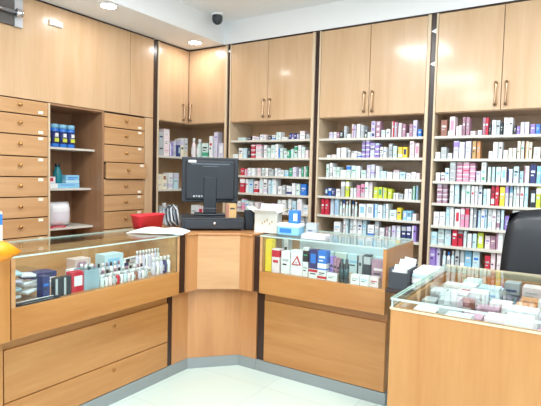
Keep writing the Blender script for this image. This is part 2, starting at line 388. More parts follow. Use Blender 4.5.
bm = bmesh.new(); lathe(bm, [(.06, 0), (.06, -.014), (.05, -.02)], 24); part('mount_ring', bm, WHITEP, t, False)
bm = bmesh.new(); lathe(bm, [(.045, -.018), (.05, -.035), (.049, -.06), (.038, -.085), (.018, -.1), (.002, -.103)], 24); part('dome', bm, mat('smoked_dome', (52, 58, 66), .25), t, False)
t = thing('wall_box', 'small white plastic box high on the left wall panel', 'fitting', (0, -1.54, 2.555))
bm = bmesh.new(); bx(bm, 0, .02, -.055, .055, -.022, .022); part('cover', bm, mat('white_gloss_plastic', (250, 250, 252), .15), t, False, .004)
bm = bmesh.new(); bx(bm, .02, .022, -.045, .045, -.018, -.010); part('vent_slot', bm, KICK, t, False)
t = thing('chrome_rail', 'chrome tube with round end flange at the top left corner', 'rail', (.03, -1.85, 2.535))
bm = bmesh.new(); lathe(bm, [(.014, -.7), (.014, -.03)], 16, (.03, 0, 0), 'y'); part('tube', bm, CHROME, t, False)
bm = bmesh.new(); lathe(bm, [(.018, -.04), (.03, -.035), (.031, 0), (.026, .008), (.01, .01)], 20, (.03, 0, 0), 'y'); part('end_flange', bm, CHROME, t, False)
bm = bmesh.new(); bx(bm, -.03, 0, -.03, .03, -.09, .155); part('mount_plate', bm, mat('brushed_plate', (196, 198, 204), .4, .4), t, False)
bm = bmesh.new(); bx(bm, -.03, -.006, -.4, -.031, -.085, .155); part('dark_panel', bm, mat('dark_grey_panel', (92, 88, 86), .5), t, False)
WHITETRI = mat('white_triangle', (250, 250, 252), .2)  # small flat white triangles set on the dark strips
for x, z, lb in ((2.499, 2.56, 'small white triangle near the top of the dark strip left of the right cabinet'),
                 (2.499, 2.31, 'small white triangle lower on the dark strip left of the right cabinet'),
                 (.523, 2.63, 'small white triangle at top of the dark strip beside the corner cabinet')):
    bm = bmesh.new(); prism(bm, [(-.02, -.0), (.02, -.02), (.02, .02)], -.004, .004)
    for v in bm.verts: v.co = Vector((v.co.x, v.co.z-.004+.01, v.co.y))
    o = part('strip_triangle', bm, WHITETRI, None, False, .002); place(o, (x, .0, z), 0, lb, 'clip', 'white triangles on the dark strips')
ITEMS=[
('corner left',0,1.590,'-0.351 0.066 0.233 0.02 e P 2;-0.274 0.081 0.269 0.02 k P 3;-0.197 0.041 0.135 0.03 u L 1;-0.1324 0.0373 0.16 0.045 l B 1;-0.0966 0.0313 0.12 0.015 n S 1;-0.05 0.043 0.186 0.015 c T 1;0.041 0.052 0.204 0.045 w B 1'),
('corner left',1,1.255,'-0.3553 0.0515 0.151 0.03 c P 2;-0.2977 0.0605 0.147 0.02 c S 2;-0.209 0.055 0.164 0.02 w B 1;-0.105 0.079 0.165 0.045 a T 1'),
('corner left',2,0.925,'-0.32 0.053 0.158 0.045 e P 1;-0.2531 0.0458 0.186 0.045 a jar 1;-0.2089 0.0398 0.166 0.02 w jar 1;-0.136 0.071 0.152 0.02 e B 1'),
('corner right',0,1.590,'0.0365 0.046 0.201 0.02 k bottle 1;0.0905 0.059 0.191 0.045 m bottle 1;0.209 0.077 0.146 0.015 m B 1;0.29 0.043 0.216 0.015 w L 1;0.347 0.049 0.255 0.02 l P 2;0.418 0.062 0.143 0.015 l S 1'),
('corner right',1,1.255,'0.382 0.087 0.144 0.03 w B 1'),
('corner right',2,0.925,'0.073 0.08 0.162 0.015 w P 1;0.156 0.079 0.155 0.03 k S 1;0.231 0.064 0.19 0.045 m B 1'),
('second',0,1.755,'0.657 0.095 0.03 0.045 m P 1;0.753 0.045 0.038 0.045 d P 1;0.803 0.038 0.042 0.045 k S 1;0.845 0.027 0.031 0.045 w P 1;0.9045 0.031 0.052 0.02 w L 1;0.9375 0.032 0.052 0.03 k P 1;1 0.03 0.035 0.015 d P 1;1.044 0.031 0.044 0.015 w B 1;1.0785 0.017 0.071 0.02 m L 1;1.0975 0.018 0.073 0.045 w P 1;1.165 0.057 0.023 0.02 w P 1;1.2151 0.0192 0.059 0.03 n P 1;1.2369 0.0212 0.051 0.045 u B 1;1.2716 0.0213 0.058 0.03 n L 1;1.2924 0.0173 0.049 0.045 l P 1;1.337 0.05 0.076 0.045 w T 1;1.406 0.033 0.045 0.03 e P 1'),
('second',1,1.583,'0.572 0.078 0.04 0.045 w P 1;0.6646 0.0452 0.098 0.02 w B 1;0.7094 0.0412 0.098 0.03 a P 1;0.7671 0.0242 0.096 0.015 d P 1;0.8049 0.0483 0.131 0.03 r T 3;0.875 0.06 0.129 0.02 k T 3;0.947 0.031 0.124 0.03 w P 1;0.997 0.031 0.094 0.015 m L 1;1.038 0.041 0.122 0.02 m B 1;1.076 0.031 0.132 0.03 w P 3;1.124 0.047 0.094 0.03 m L 1;1.18 0.029 0.065 0.015 w B 1;1.2111 0.0203 0.074 0.015 g S 1;1.2369 0.0283 0.085 0.045 m P 2;1.276 0.034 0.112 0.045 m T 1;1.3299 0.0258 0.118 0.015 w P 1;1.3591 0.0298 0.101 0.03 m B 1;1.409 0.033 0.072 0.015 k P 1'),
('second',2,1.413,'0.671 0.045 0.072 0.045 r P 1;0.731 0.021 0.062 0.02 p L 1;0.7726 0.0352 0.072 0.015 w B 1;0.8104 0.0372 0.073 0.03 w L 1;0.871 0.038 0.074 0.045 k P 1;0.92 0.031 0.075 0.045 m B 1;0.976 0.028 0.075 0.015 w L 1;1.028 0.047 0.066 0.015 e P 2;1.0805 0.019 0.076 0.015 w L 1;1.0985 0.014 0.058 0.045 w P 1;1.14 0.037 0.059 0.03 w S 1;1.188 0.04 0.059 0.03 a B 1;1.236 0.029 0.078 0.02 g P 1;1.281 0.039 0.088 0.015 l P 1;1.333 0.023 0.075 0.03 w P 1;1.369 0.018 0.089 0.015 g P 1;1.391 0.016 0.094 0.015 w L 1;1.413 0.018 0.094 0.015 g P 1'),
('second',3,1.243,'0.695 0.057 0.143 0.015 r T 1;0.7464 0.0218 0.135 0.02 w P 1;0.7816 0.0458 0.136 0.045 a P 1;0.849 0.05 0.118 0.03 k B 1;0.907 0.038 0.148 0.03 w S 1;0.959 0.04 0.14 0.02 w B 1;1.0134 0.0238 0.132 0.015 a L 1;1.0526 0.0518 0.142 0.03 w L 1;1.121 0.041 0.078 0.03 w P 1;1.166 0.037 0.089 0.03 e P 1;1.22 0.04 0.081 0.02 w B 1;1.263 0.039 0.11 0.045 w P 1;1.309 0.039 0.102 0.045 m L 1;1.369 0.06 0.104 0.045 b P 1'),
('second',4,1.073,'0.637 0.046 0.083 0.045 w B 1;0.7084 0.0367 0.107 0.015 p T 1;0.7469 0.0372 0.088 0.03 m P 1;0.7857 0.0375 0.08 0.045 w P 1;0.871 0.044 0.085 0.02 k S 1;1.042 0.031 0.084 0.03 v P 1;1.109 0.039 0.115 0.045 w L 1;1.166 0.045 0.118 0.03 w B 1;1.236 0.035 0.131 0.03 w B 1;1.281 0.041 0.114 0.03 a L 1;1.3421 0.0483 0.136 0.015 w S 1;1.3939 0.0523 0.083 0.045 w P 1'),
('second',5,0.903,'1.191 0.052 0.102 0.03 t P 1;1.264 0.05 0.126 0.015 t P 1;1.368 0.039 0.141 0.045 w P 1;1.425 0.033 0.146 0.02 e P 1'),
('middle',0,1.755,'1.6414 0.0297 0.056 0.015 l P 1;1.6699 0.0242 0.056 0.03 w P 1;1.6947 0.0225 0.057 0.045 v P 1;1.732 0.03 0.063 0.03 d S 1;1.769 0.025 0.105 0.03 e P 1;1.805 0.031 0.036 0.03 w P 1;1.831 0.015 0.122 0.045 k L 1;1.865 0.016 0.109 0.015 l L 1;1.897 0.03 0.117 0.015 w P 1;1.933 0.03 0.107 0.015 e P 1;1.958 0.017 0.066 0.03 d bottle 1;1.9849 0.0258 0.048 0.03 m P 1;2.0171 0.0358 0.14 0.045 l S 3;2.066 0.038 0.137 0.03 v S 3;2.112 0.036 0.061 0.03 m B 1;2.155 0.032 0.067 0.02 w P 1;2.192 0.02 0.132 0.03 r L 1;2.221 0.022 0.122 0.02 v L 1;2.252 0.024 0.114 0.03 k L 1;2.283 0.025 0.105 0.03 v L 1;2.314 0.017 0.031 0.03 w P 1;2.3378 0.0255 0.103 0.03 v P 1;2.3682 0.0325 0.135 0.045 l P 1;2.414 0.027 0.059 0.015 b P 1'),
('middle',1,1.588,'1.627 0.035 0.022 0.015 w P 1;1.6699 0.0408 0.027 0.02 k P 1;1.7091 0.0348 0.084 0.03 w P 1;1.765 0.044 0.087 0.02 w S 1;1.809 0.025 0.066 0.03 e jar 1;1.845 0.024 0.056 0.02 w jar 1;1.873 0.024 0.057 0.03 w P 1;1.909 0.026 0.047 0.02 w B 1;1.938 0.028 0.148 0.045 u T 4;1.986 0.03 0.148 0.015 u T 4;2.0266 0.0362 0.121 0.015 l T 3;2.0624 0.0322 0.122 0.03 u T 3;2.102 0.025 0.088 0.03 w B 1;2.135 0.024 0.087 0.02 w L 1;2.173 0.031 0.117 0.045 e P 3;2.218 0.03 0.095 0.02 m P 2;2.2649 0.0338 0.086 0.015 y B 1;2.3011 0.0358 0.086 0.03 y S 1;2.3561 0.0332 0.133 0.02 k P 3;2.3899 0.0312 0.118 0.045 k S 1'),
('middle',2,1.416,'1.613 0.026 0.116 0.03 m P 1;1.649 0.026 0.124 0.02 w B 1;1.685 0.029 0.089 0.015 m L 1;1.72 0.029 0.09 0.015 m P 1;1.765 0.049 0.065 0.02 w P 2;1.811 0.039 0.104 0.03 m T 1;1.861 0.04 0.104 0.02 m P 1;1.9 0.035 0.101 0.03 w P 1;1.948 0.042 0.067 0.03 m P 1;1.9999 0.0317 0.11 0.015 l P 3;2.0321 0.0297 0.115 0.03 l B 3;2.0776 0.0302 0.102 0.02 w P 1;2.1184 0.0483 0.062 0.045 a P 1;2.179 0.048 0.054 0.03 w B 1;2.233 0.047 0.072 0.03 w T 2;2.283 0.047 0.057 0.045 a P 1;2.3349 0.0327 0.049 0.03 w P 1;2.3701 0.0347 0.058 0.045 w B 1;2.413 0.029 0.05 0.03 k P 1'),
('middle',3,1.250,'1.599 0.03 0.069 0.045 n S 1;1.634 0.027 0.07 0.045 b T 1;1.6783 0.0225 0.063 0.015 n P 1;1.7117 0.0415 0.064 0.045 w P 1;1.769 0.035 0.135 0.02 e T 1;1.809 0.033 0.136 0.02 Y T 1;1.8513 0.0185 0.078 0.015 w P 1;1.8707 0.0175 0.078 0.045 m L 1;1.901 0.034 0.105 0.045 p P 1;1.951 0.033 0.115 0.02 p B 1;1.9881 0.0262 0.133 0.015 w L 1;2.0159 0.0262 0.134 0.045 k P 1;2.065 0.035 0.093 0.03 Y P 1;2.105 0.035 0.094 0.03 Y S 1;2.149 0.033 0.088 0.02 Y L 1;2.19 0.031 0.081 0.015 Y P 1;2.223 0.016 0.049 0.03 w P 1;2.25 0.017 0.05 0.015 w L 1;2.284 0.036 0.044 0.02 e P 1;2.329 0.027 0.086 0.015 w P 1;2.361 0.025 0.087 0.015 w L 1;2.387 0.016 0.112 0.02 g V 1;2.404 0.015 0.116 0.045 m V 1'),
('middle',4,1.083,'1.584 0.031 0.137 0.015 r P 1;1.622 0.033 0.139 0.015 r L 1;1.66 0.034 0.148 0.045 w V 1;1.716 0.037 0.148 0.015 m V 1;1.7536 0.0213 0.119 0.02 m bottle 1;1.7764 0.0213 0.137 0.03 w bottle 1;1.809 0.022 0.13 0.02 m bottle 1;1.8379 0.0178 0.141 0.015 m bottle 1;1.8571 0.0178 0.132 0.045 w bottle 1;1.895 0.022 0.126 0.015 m bottle 1;1.9537 0.0595 0.112 0.015 w S 1;2.0162 0.0625 0.115 0.03 w S 1;2.0739 0.0297 0.118 0.02 a L 1;2.1091 0.0377 0.111 0.03 w L 1;2.139 0.018 0.121 0.045 a P 1;2.175 0.02 0.124 0.015 w P 1;2.218 0.06 0.076 0.03 m P 1;2.274 0.036 0.096 0.02 y P 1;2.319 0.032 0.074 0.02 s S 1;2.359 0.035 0.077 0.015 s B 1;2.399 0.029 0.055 0.015 k P 1'),
('middle',5,0.913,'1.727 0.064 0.112 0.02 w P 1;1.797 0.018 0.148 0.02 w P 1;1.818 0.019 0.148 0.03 a L 1;1.859 0.027 0.147 0.02 e B 1;1.8936 0.0273 0.148 0.015 w P 1;1.9274 0.0373 0.148 0.045 w P 1;1.97 0.035 0.145 0.045 a P 1;2.035 0.055 0.109 0.015 w B 1;2.085 0.037 0.148 0.03 e P 1;2.136 0.04 0.091 0.02 w P 1;2.1726 0.0162 0.102 0.03 v L 1;2.1904 0.0162 0.102 0.045 w L 1;2.2353 0.0295 0.116 0.015 l P 1;2.2668 0.0305 0.116 0.045 w P 1;2.317 0.036 0.121 0.03 n T 1;2.362 0.035 0.126 0.015 n T 1;2.405 0.033 0.129 0.015 u L 1'),
('right',0,1.755,'2.598 0.046 0.123 0.02 R P 1;2.6366 0.0122 0.037 0.015 w P 1;2.6644 0.0403 0.147 0.015 k S 1;2.702 0.017 0.073 0.015 k L 1;2.7229 0.0147 0.08 0.015 k L 1;2.7421 0.0207 0.143 0.045 v P 1;2.776 0.024 0.138 0.015 v P 1;2.814 0.032 0.032 0.015 k P 1;2.857 0.028 0.041 0.045 w P 1;2.884 0.019 0.131 0.03 v L 1;2.909 0.018 0.129 0.02 r L 1;2.929 0.01 0.082 0.03 d P 1;2.954 0.026 0.109 0.015 w S 1;2.982 0.026 0.109 0.03 e P 1;3.007 0.013 0.095 0.045 d P 1;3.032 0.027 0.127 0.045 w P 1;3.066 0.029 0.124 0.03 w L 1;3.095 0.012 0.069 0.03 d P 1;3.116 0.019 0.061 0.03 u P 1;3.143 0.024 0.088 0.02 l L 1;3.172 0.027 0.088 0.03 w L 1;3.208 0.029 0.074 0.045 u P 1;3.243 0.026 0.069 0.015 b P 1'),
('right',1,1.581,'2.562 0.038 0.051 0.02 w P 1;2.607 0.04 0.089 0.015 e P 2;2.649 0.034 0.044 0.045 w P 1;2.698 0.037 0.134 0.015 l T 1;2.74 0.039 0.126 0.02 w T 1;2.786 0.039 0.132 0.015 l P 1;2.826 0.025 0.133 0.03 t P 1;2.852 0.023 0.133 0.045 o P 1;2.936 0.028 0.058 0.045 w P 1;2.9708 0.0285 0.122 0.015 w P 1;3.0022 0.0315 0.124 0.045 w L 1;3.044 0.027 0.063 0.015 w P 1;3.072 0.024 0.078 0.03 c P 1;3.1 0.023 0.079 0.045 w L 1;3.127 0.019 0.128 0.03 c L 1;3.149 0.018 0.128 0.045 w L 1;3.177 0.019 0.128 0.045 c L 1;3.2 0.018 0.121 0.045 c P 1;3.242 0.043 0.083 0.015 w P 1'),
('right',2,1.407,'2.57 0.032 0.066 0.02 w P 1;2.605 0.027 0.067 0.02 w B 1;2.637 0.031 0.102 0.03 m P 1;2.68 0.04 0.148 0.015 e P 3;2.724 0.041 0.148 0.045 p T 5;2.7756 0.0413 0.148 0.02 p T 5;2.8174 0.0393 0.143 0.045 p B 4;2.866 0.031 0.082 0.02 l P 2;2.901 0.031 0.148 0.015 w S 3;2.94 0.019 0.113 0.03 m L 1;2.965 0.02 0.114 0.03 a L 1;2.998 0.032 0.114 0.03 m P 1;3.037 0.033 0.114 0.015 w S 1;3.077 0.032 0.101 0.045 w L 1;3.118 0.034 0.119 0.015 a B 1;3.151 0.024 0.087 0.045 a P 1;3.186 0.031 0.123 0.015 w L 1;3.224 0.038 0.138 0.03 n P 1;3.264 0.025 0.124 0.015 s L 1'),
('right',3,1.236,'2.5874 0.0337 0.148 0.015 v T 4;2.6226 0.0337 0.148 0.045 v T 4;2.681 0.028 0.148 0.02 w P 1;2.715 0.03 0.148 0.02 a P 1;2.76 0.029 0.148 0.045 w L 1;2.799 0.029 0.148 0.015 m P 1;2.832 0.022 0.14 0.015 w P 1;2.8563 0.0165 0.141 0.015 w B 1;2.8788 0.0255 0.148 0.045 w P 1;2.915 0.022 0.121 0.02 a P 1;2.942 0.022 0.122 0.015 w P 1;2.971 0.022 0.148 0.03 r B 1;3.002 0.024 0.148 0.015 r P 1;3.035 0.033 0.14 0.015 y P 1;3.066 0.019 0.148 0.015 l T 1;3.088 0.02 0.148 0.045 w T 1;3.114 0.016 0.148 0.03 m P 1;3.135 0.018 0.148 0.03 w P 1;3.165 0.022 0.148 0.015 w L 1;3.192 0.022 0.148 0.015 a L 1;3.232 0.039 0.125 0.02 d S 1;3.27 0.027 0.147 0.015 Y T 1'),
('right',4,1.060,'2.572 0.04 0.105 0.015 w P 1;2.6189 0.0407 0.107 0.015 w B 1;2.6541 0.0267 0.148 0.03 a P 1;2.688 0.026 0.148 0.02 w P 1;2.729 0.038 0.137 0.015 w S 1;2.766 0.028 0.148 0.02 p T 1;2.799 0.027 0.148 0.02 p T 1;2.828 0.019 0.148 0.02 w L 1;2.849 0.02 0.148 0.045 e L 1;2.876 0.023 0.137 0.045 a L 1;2.907 0.025 0.147 0.03 w L 1;2.931 0.012 0.148 0.03 a L 1;2.953 0.027 0.148 0.045 w B 1;2.987 0.025 0.148 0.03 w P 1;3.014 0.02 0.145 0.045 w B 1;3.042 0.018 0.148 0.015 a P 1;3.075 0.037 0.104 0.045 u P 1;3.133 0.049 0.148 0.02 w P 1;3.191 0.058 0.148 0.045 w P 1'),
('right',5,0.908,'2.5604 0.0448 0.098 0.02 a P 1;2.6076 0.0468 0.131 0.045 m B 1;2.66 0.048 0.135 0.045 a P 1;2.7169 0.0367 0.148 0.02 r P 1;2.7541 0.0347 0.148 0.045 r T 1;2.793 0.02 0.125 0.02 m L 1;2.825 0.029 0.105 0.02 w B 1;2.8589 0.0267 0.108 0.015 a P 1;2.8951 0.0427 0.116 0.045 Y S 1;2.945 0.035 0.098 0.045 k P 1;2.986 0.036 0.101 0.045 v P 1;3.034 0.044 0.137 0.02 w L 1'),
('right',6,0.735,'2.553 0.044 0.148 0.02 u P 1;2.595 0.032 0.148 0.03 l L 1;2.643 0.027 0.129 0.02 a bottle 1;2.675 0.026 0.125 0.02 w bottle 1;2.705 0.025 0.134 0.03 a bottle 1;2.74 0.03 0.147 0.02 e P 1;2.774 0.029 0.148 0.03 e B 1;2.816 0.051 0.148 0.045 s P 1;2.876 0.051 0.148 0.03 a P 1;2.956 0.037 0.124 0.02 r P 1;2.994 0.032 0.148 0.03 k L 1;3.034 0.031 0.148 0.015 k P 1')]
# ================================================================ goods on the wall shelves
def carton(name, w, d, h, base, acc, dark, style):
    """box, front looks to -Y, base centre at the origin; the print is thin raised labels"""
    bm = bmesh.new(); f = -d/2; e = .0005
    bx(bm, -w/2, w/2, f, d/2, 0, h, 0)
    if style == 'B': bx(bm, -w/2-e, w/2+e, f-e, d/2, h*.08, h*.34, 1)
    elif style == 'T': bx(bm, -w/2-e, w/2+e, f-e, d/2, h*.66, h*.94, 1)
    elif style == 'L': bx(bm, -w/2-e, -w*.2, f-e, f, h*.03, h*.97, 1)
    elif style == 'S': bx(bm, -w*.3, w*.3, f-e, f, h*.3, h*.8, 1)
    elif style == 'V':
        for k in (-.4, -.05, .3): bx(bm, w*k, w*(k+.14), f-e, f, h*.03, h*.97, 1)
    if style in 'PLTB':
        z = {'P': .55, 'L': .6, 'T': .42, 'B': .62}[style]; s = -.1 if style == 'L' else -.34
        bx(bm, w*s, w*.34, f-2*e, f, h*z, h*(z+.11), 1 if style == 'P' else 2)
        if style in 'PB': bx(bm, w*s, w*.12, f-2*e, f, h*(z-.17), h*(z-.1), 2)
    return part(name, bm, [pm(base), pm(acc), pm(dark)], None, False)
def bottle(name, r, h, body, cap, seg=12):
    bm = bmesh.new()
    lathe(bm, [(r*.95, 0), (r, .03*h), (r, .62*h), (r*.85, .70*h), (r*.5, .76*h), (r*.5, .8*h)], seg, mi=0)
    lathe(bm, [(r*.62, .78*h), (r*.62, .97*h), (r*.55, h)], seg, mi=1)
    bx(bm, -r*.6, r*.6, -r*1.02, -r*.7, .15*h, .5*h, 2)
    return part(name, bm, [pm(body), pm(cap), pm('w' if body != 'w' else 'e')], None, False)
def jar(name, r, h, body, cap):
    bm = bmesh.new(); lathe(bm, [(r*.95, 0), (r, .05*h), (r, .66*h), (r*.8, .72*h)], 14, mi=0)
    lathe(bm, [(r*.98, .72*h), (r*.98, .97*h), (r*.9, h)], 14, mi=1)
    return part(name, bm, [pm(body), pm(cap)], None, False)
ACC = {'w': 'snvrgbev', 'm': 'gbgse', 'c': 'toR', 'l': 'unu', 'p': 'wrk', 'k': 'vpru', 'r': 'wwk', 'n': 'wsa', 'b': 'wwa', 'u': 'wlw', 'g': 'ww',
       'y': 'rbn', 'Y': 'gwd', 'o': 'wR', 't': 'cR', 'd': 'ew', 'e': 'nwd', 'a': 'bns', 's': 'wb', 'v': 'wk', 'R': 'ok'}
STYN = {'P': 'with printed lines', 'B': 'with a base band', 'T': 'with a top band', 'L': 'with a side band', 'S': 'with a square label', 'V': 'with upright stripes'}
BAYN = {'corner left': 'left wing of corner cabinet', 'corner right': 'right wing of corner cabinet', 'second': 'cabinet beside the corner',
        'middle': 'middle cabinet', 'right': 'right-end cabinet'}
def shelf_goods():
    for bay, si, z, rows in ITEMS:
        rows = [r.split() for r in rows.split(';')]
        for ci, (u, w_, h, back, col, sty, n) in enumerate(rows):
            u, w_, h, back, n = float(u), float(w_), float(h), float(back), int(n)
            where = f"{ORD[ci+1]} from left, {ORD[si+1]} shelf, {BAYN[bay]}"
            grp = f"goods on the {ORD[si+1]} shelf of the {BAYN[bay]}"
            nxt = None
            for k in range(n):
                hh = h/n - .0004
                d = R.uniform(.06, .11); sty = 'P' if sty == 'L' and R.random() < .4 else sty
                acc = R.choice(ACC[col]) if R.random() < .45 else R.choice('wweeakml'.replace(col, 'w') if col != 'w' else 'eeakmlec'); dk = R.choice('eeeead') if col not in 'dn' else 'w'
                lv = '' if n == 1 else {1: 'bottom ', 2: 'next-up ', 3: 'third-up ', 4: 'fourth-up ', 5: 'fifth-up '}[k+1]
                if n > 1 and k == n-1: lv = 'topmost '
                cn = PN[col]
                if sty == 'bottle':
                    r = min(w_/2, .03); d = 2*r; o = bottle('medicine_bottle', r, hh, col, 'w' if col != 'w' else 'b'); lb = f"{cn} bottle, {where}"; cat = 'bottle'
                elif sty == 'jar':
                    r = min(w_/2, .035); d = 2*r; o = jar('medicine_jar', r, hh, col, 'w' if col != 'w' else 'e'); lb = f"{cn} jar, {where}"; cat = 'jar'
                elif hh < .05:
                    o = carton('medicine_packet', w_*.96, d, hh, col, acc, dk, sty); lb = f"{lv}{cn} flat packet, {'stack ' if n > 1 else ''}{where}"; cat = 'packet'
                else:
                    o = carton('medicine_box', w_*.94, d, hh, col, acc, dk, sty); cat = 'box'
                    lb = f"{cn} box, {where}" if n == 1 else f"{lv}{cn} box, stack {where}"
                    if n == 1 and len(lb.split()) <= 11 and len((lb+' '+STYN[sty]).split()) <= 16: lb = f"{cn} box {STYN[sty]}, {where}"
                zz = z + .0004 + k*(h/n)
                jx = 0; rot = R.uniform(-.07, .07) if n == 1 else R.uniform(-.02, .02)
                if bay == 'corner left': place(o, (-.016-back-d/2, u, zz), PI/2, lb, cat, grp)
                else: place(o, (u+jx, .012+back+d/2, zz), rot, lb, cat, grp)
shelf_goods()
# ================================================================ goods in the niche
for i, (y, c) in enumerate(((-1.52, 'b'), (-1.445, 'b'), (-1.37, 'b'), (-1.295, 'b'))):
    bm = bmesh.new(); lathe(bm, [(.03, 0), (.034, .006), (.034, .15), (.031, .156)], 16, mi=0); lathe(bm, [(.0345, .03), (.0345, .13)], 16, mi=1)
    lathe(bm, [(.033, .156), (.033, .185), (.03, .19)], 16, mi=2); bx(bm, .028, .0357, -.018, .018, .045, .075, 3); bx(bm, .028, .0357, -.014, .014, .085, .115, 4)
    o = part('blue_canister', bm, [pm('b'), pm('n'), pm('s'), pm('Y'), pm('w')], None, False)
    place(o, (-.155, y, 1.6075), 0, f"blue canister with lime mark, {ORD[i+1]} from left on the niche's top shelf", 'canister', 'blue canisters in the niche')
def soft_pack(name, w, d, h, m1, m2, label, cat, loc, rz=0, group=None):
    """pillow-like soft pack with a printed band"""
    bm = bmesh.new(); N = 8
    for side in (-1, 1):
        g = [[None]*(N+1) for _ in range(N+1)]
        for i in range(N+1):
            for j in range(N+1):
                u, v = i/N*2-1, j/N*2-1
                b = (1-u**4)*(1-v**4)
                g[i][j] = bm.verts.new((u*w/2*(1-.04*v*v), side*d/2*b**.5, h/2+v*h/2))
        for i in range(N):
            for j in range(N):
                f = bm.faces.new((g[i][j], g[i+1][j], g[i+1][j+1], g[i][j+1])); f.smooth = True
                f.material_index = 1 if 2 <= j <= 4 and 1 <= i <= 6 else 0
    bmesh.ops.remove_doubles(bm, verts=bm.verts, dist=.0005)
    o = part(name, bm, [m1, m2], None, False); return place(o, loc, rz, label, cat, group)
soft_pack('soft_pack', .075, .06, .16, pm('m'), pm('Y'), 'pale green soft pack at the left of the niche middle shelf', 'pack', (-.21, -1.545, 1.269), PI/2)
bm = bmesh.new(); lathe(bm, [(.03, 0), (.036, .01), (.036, .09), (.02, .125), (.02, .14)], 16, mi=0); lathe(bm, [(.022, .14), (.022, .165)], 16, mi=1)
place(part('teal_bottle', bm, [mat('teal_plastic', (30, 130, 140), .3), pm('d')], None, False), (-.24, -1.36, 1.3095), 0, 'dark teal bottle standing on flat packs in the niche', 'bottle')
o = carton('flat_box', .3, .14, .04, 's', 'w', 'b', 'L'); place(o, (-.24, -1.345, 1.269), PI/2, 'sky blue flat box under the teal bottle in the niche', 'box')
o = carton('flat_box', .1, .08, .055, 'k', 'r', 'd', 'S'); place(o, (-.24, -1.455, 1.3095), PI/2, 'pinkish flat box left of the teal bottle', 'box')
o = carton('wipes_box', .13, .12, .07, 's', 'a', 'b', 'B'); place(o, (-.24, -1.255, 1.3095), PI/2, 'blue and aqua wipes box right of the teal bottle', 'box')
soft_pack('diaper_pack', .21, .13, .21, mat('white_film', (238, 238, 242), .3), mat('film_print', (226, 222, 230), .3), 'plump white soft pack with grey print on the lowest niche shelf', 'pack', (-.22, -1.37, .941), PI/2)
o = carton('white_box', .07, .1, .27, 'w', 'e', 'n', 'P'); place(o, (-.25, -1.545, .941), PI/2, 'tall white box at the left of the lowest niche shelf', 'box')
o = carton('slim_box', .02, .09, .2, 'n', 'w', 'w', 'P'); place(o, (-.22, -1.492, .941), PI/2, 'slim navy box wedged beside the plump white pack', 'box')
o = carton('red_packet', .14, .05, .014, 'r', 'w', 'w', 'P'); place(o, (-.15, -1.43, .9405), PI/2, 'thin red packet before the plump white pack', 'packet')
# ================================================================ goods in the left display case
FZ = ZR_+.0004
def case_box(x, y, w, d, h, base, acc, style, label, rz=PI/2, z=FZ, name='carton', cat='box', dk='d', group=None):
    return place(carton(name, w, d, h, base, acc, dk, style), (x, y, z), rz, label, cat, group)
def tilt(o, ax, ay): o.rotation_euler.x = ax; o.rotation_euler.y = ay; return o
CLEAR = glass('clear_film', (.93, .95, .97), 1.5, .12)
t = thing('clear_bag', 'clear bag of white and blue sachets at the left end of the case', 'bag', (1.095, -2.482, FZ))
bm = bmesh.new(); bx(bm, -.09, .09, -.09, .09, 0, .16); part('film', bm, CLEAR, t, False, .03, 3)
for k in range(7):
    bm = bmesh.new(); bx(bm, -.034, .034, -.04, .04, -.008, .008)
    o = part('sachet', bm, pm('wwawlwa'[k]), t, False, .006); o.location = (R.uniform(-.012, .012), -.04+.08*(k % 2), .016+.021*k); o.rotation_euler = (R.uniform(-.15, .15), R.uniform(-.12, .12), R.uniform(-.3, .3))
o = case_box(1.212, -2.46, .25, .022, .012, 'd', 'e', 'P', 'flat black case lying along the glass, left end of display')
o = case_box(1.192, -2.455, .2, .012, .012, 'w', 'e', 'P', 'flat white strip lying behind the flat black case')
case_box(1.15, -2.384, .042, .05, .115, 'n', 'b', 'P', 'dark blue box between the clear bag and black boxes')
for i, y in enumerate((-2.328, -2.278)): case_box(1.185, y, .042, .04, .10, 'd', 'e', 'L', f"{['left','right'][i]} of two black boxes beside the red carton", group='black boxes by the red carton')
case_box(1.165, -2.20, .085, .05, .112, 'r', 'w', 'S', 'bright red carton near the left of the glass display', dk='w')
case_box(1.05, -2.13, .07, .05, .10, 'w', 'e', 'P', 'white box right behind the red carton')
for i in range(3): case_box(.93, -2.30+i*.012, .17, .1, .03, ('e', 'w', 'n')[i], 'd', 'P', ('grey box at the bottom of the flat stack', 'white box amid the flat stack', 'navy flat box on top of the stack')[i]+', rear of left display', z=FZ+i*.0304)
t = thing('plastic_bin', 'pale blue translucent bin right of the red carton', 'bin', (1.15, -2.115, FZ))
bm = bmesh.new()
for q in ((-.05, .05, -.05, .05, 0, .004), (-.05, -.046, -.05, .05, .004, .115), (.046, .05, -.05, .05, .004, .115), (-.046, .046, -.05, -.046, .004, .115), (-.046, .046, .046, .05, .004, .115)): bx(bm, *q)
part('shell', bm, mat('pale_blue_plastic', (150, 176, 190), .3), t, False, .002)
for i in range(4):
    o = bottle('small_bottle', .013, .135, ('g', 'n', 'd', 'm')[i], ('w', 'w', 'e', 'w')[i]); place(o, (1.15+(-.02, .02)[i % 2], -2.135+(.0, .04)[i//2], FZ+.03), .2*i, f"{PN[('g','n','d','m')[i]]} small bottle poking out of the pale blue bin", 'bottle', 'bottles in the pale blue bin')
    o.location.z = FZ+.0045
t = thing('flower_box', 'pale pink box with a dark purple flower print, rear of left display', 'box', (.90, -1.985, FZ), PI/2)
o = part('box_body', (lambda b: (bx(b, -.055, .055, -.045, .045, 0, .13), b)[1])(bmesh.new()), mat('pale_pink_card', (214, 192, 186), .5), t, False, .002)
bm = bmesh.new()
for k in range(6):
    a = k*PI/3; lathe(bm, [(.018, 0), (.016, .0015)], 10, (.028*math.cos(a)-.01, 0, .026*math.sin(a)+.075), 'y')
for v in bm.verts: v.co.y = -.0455-v.co.y
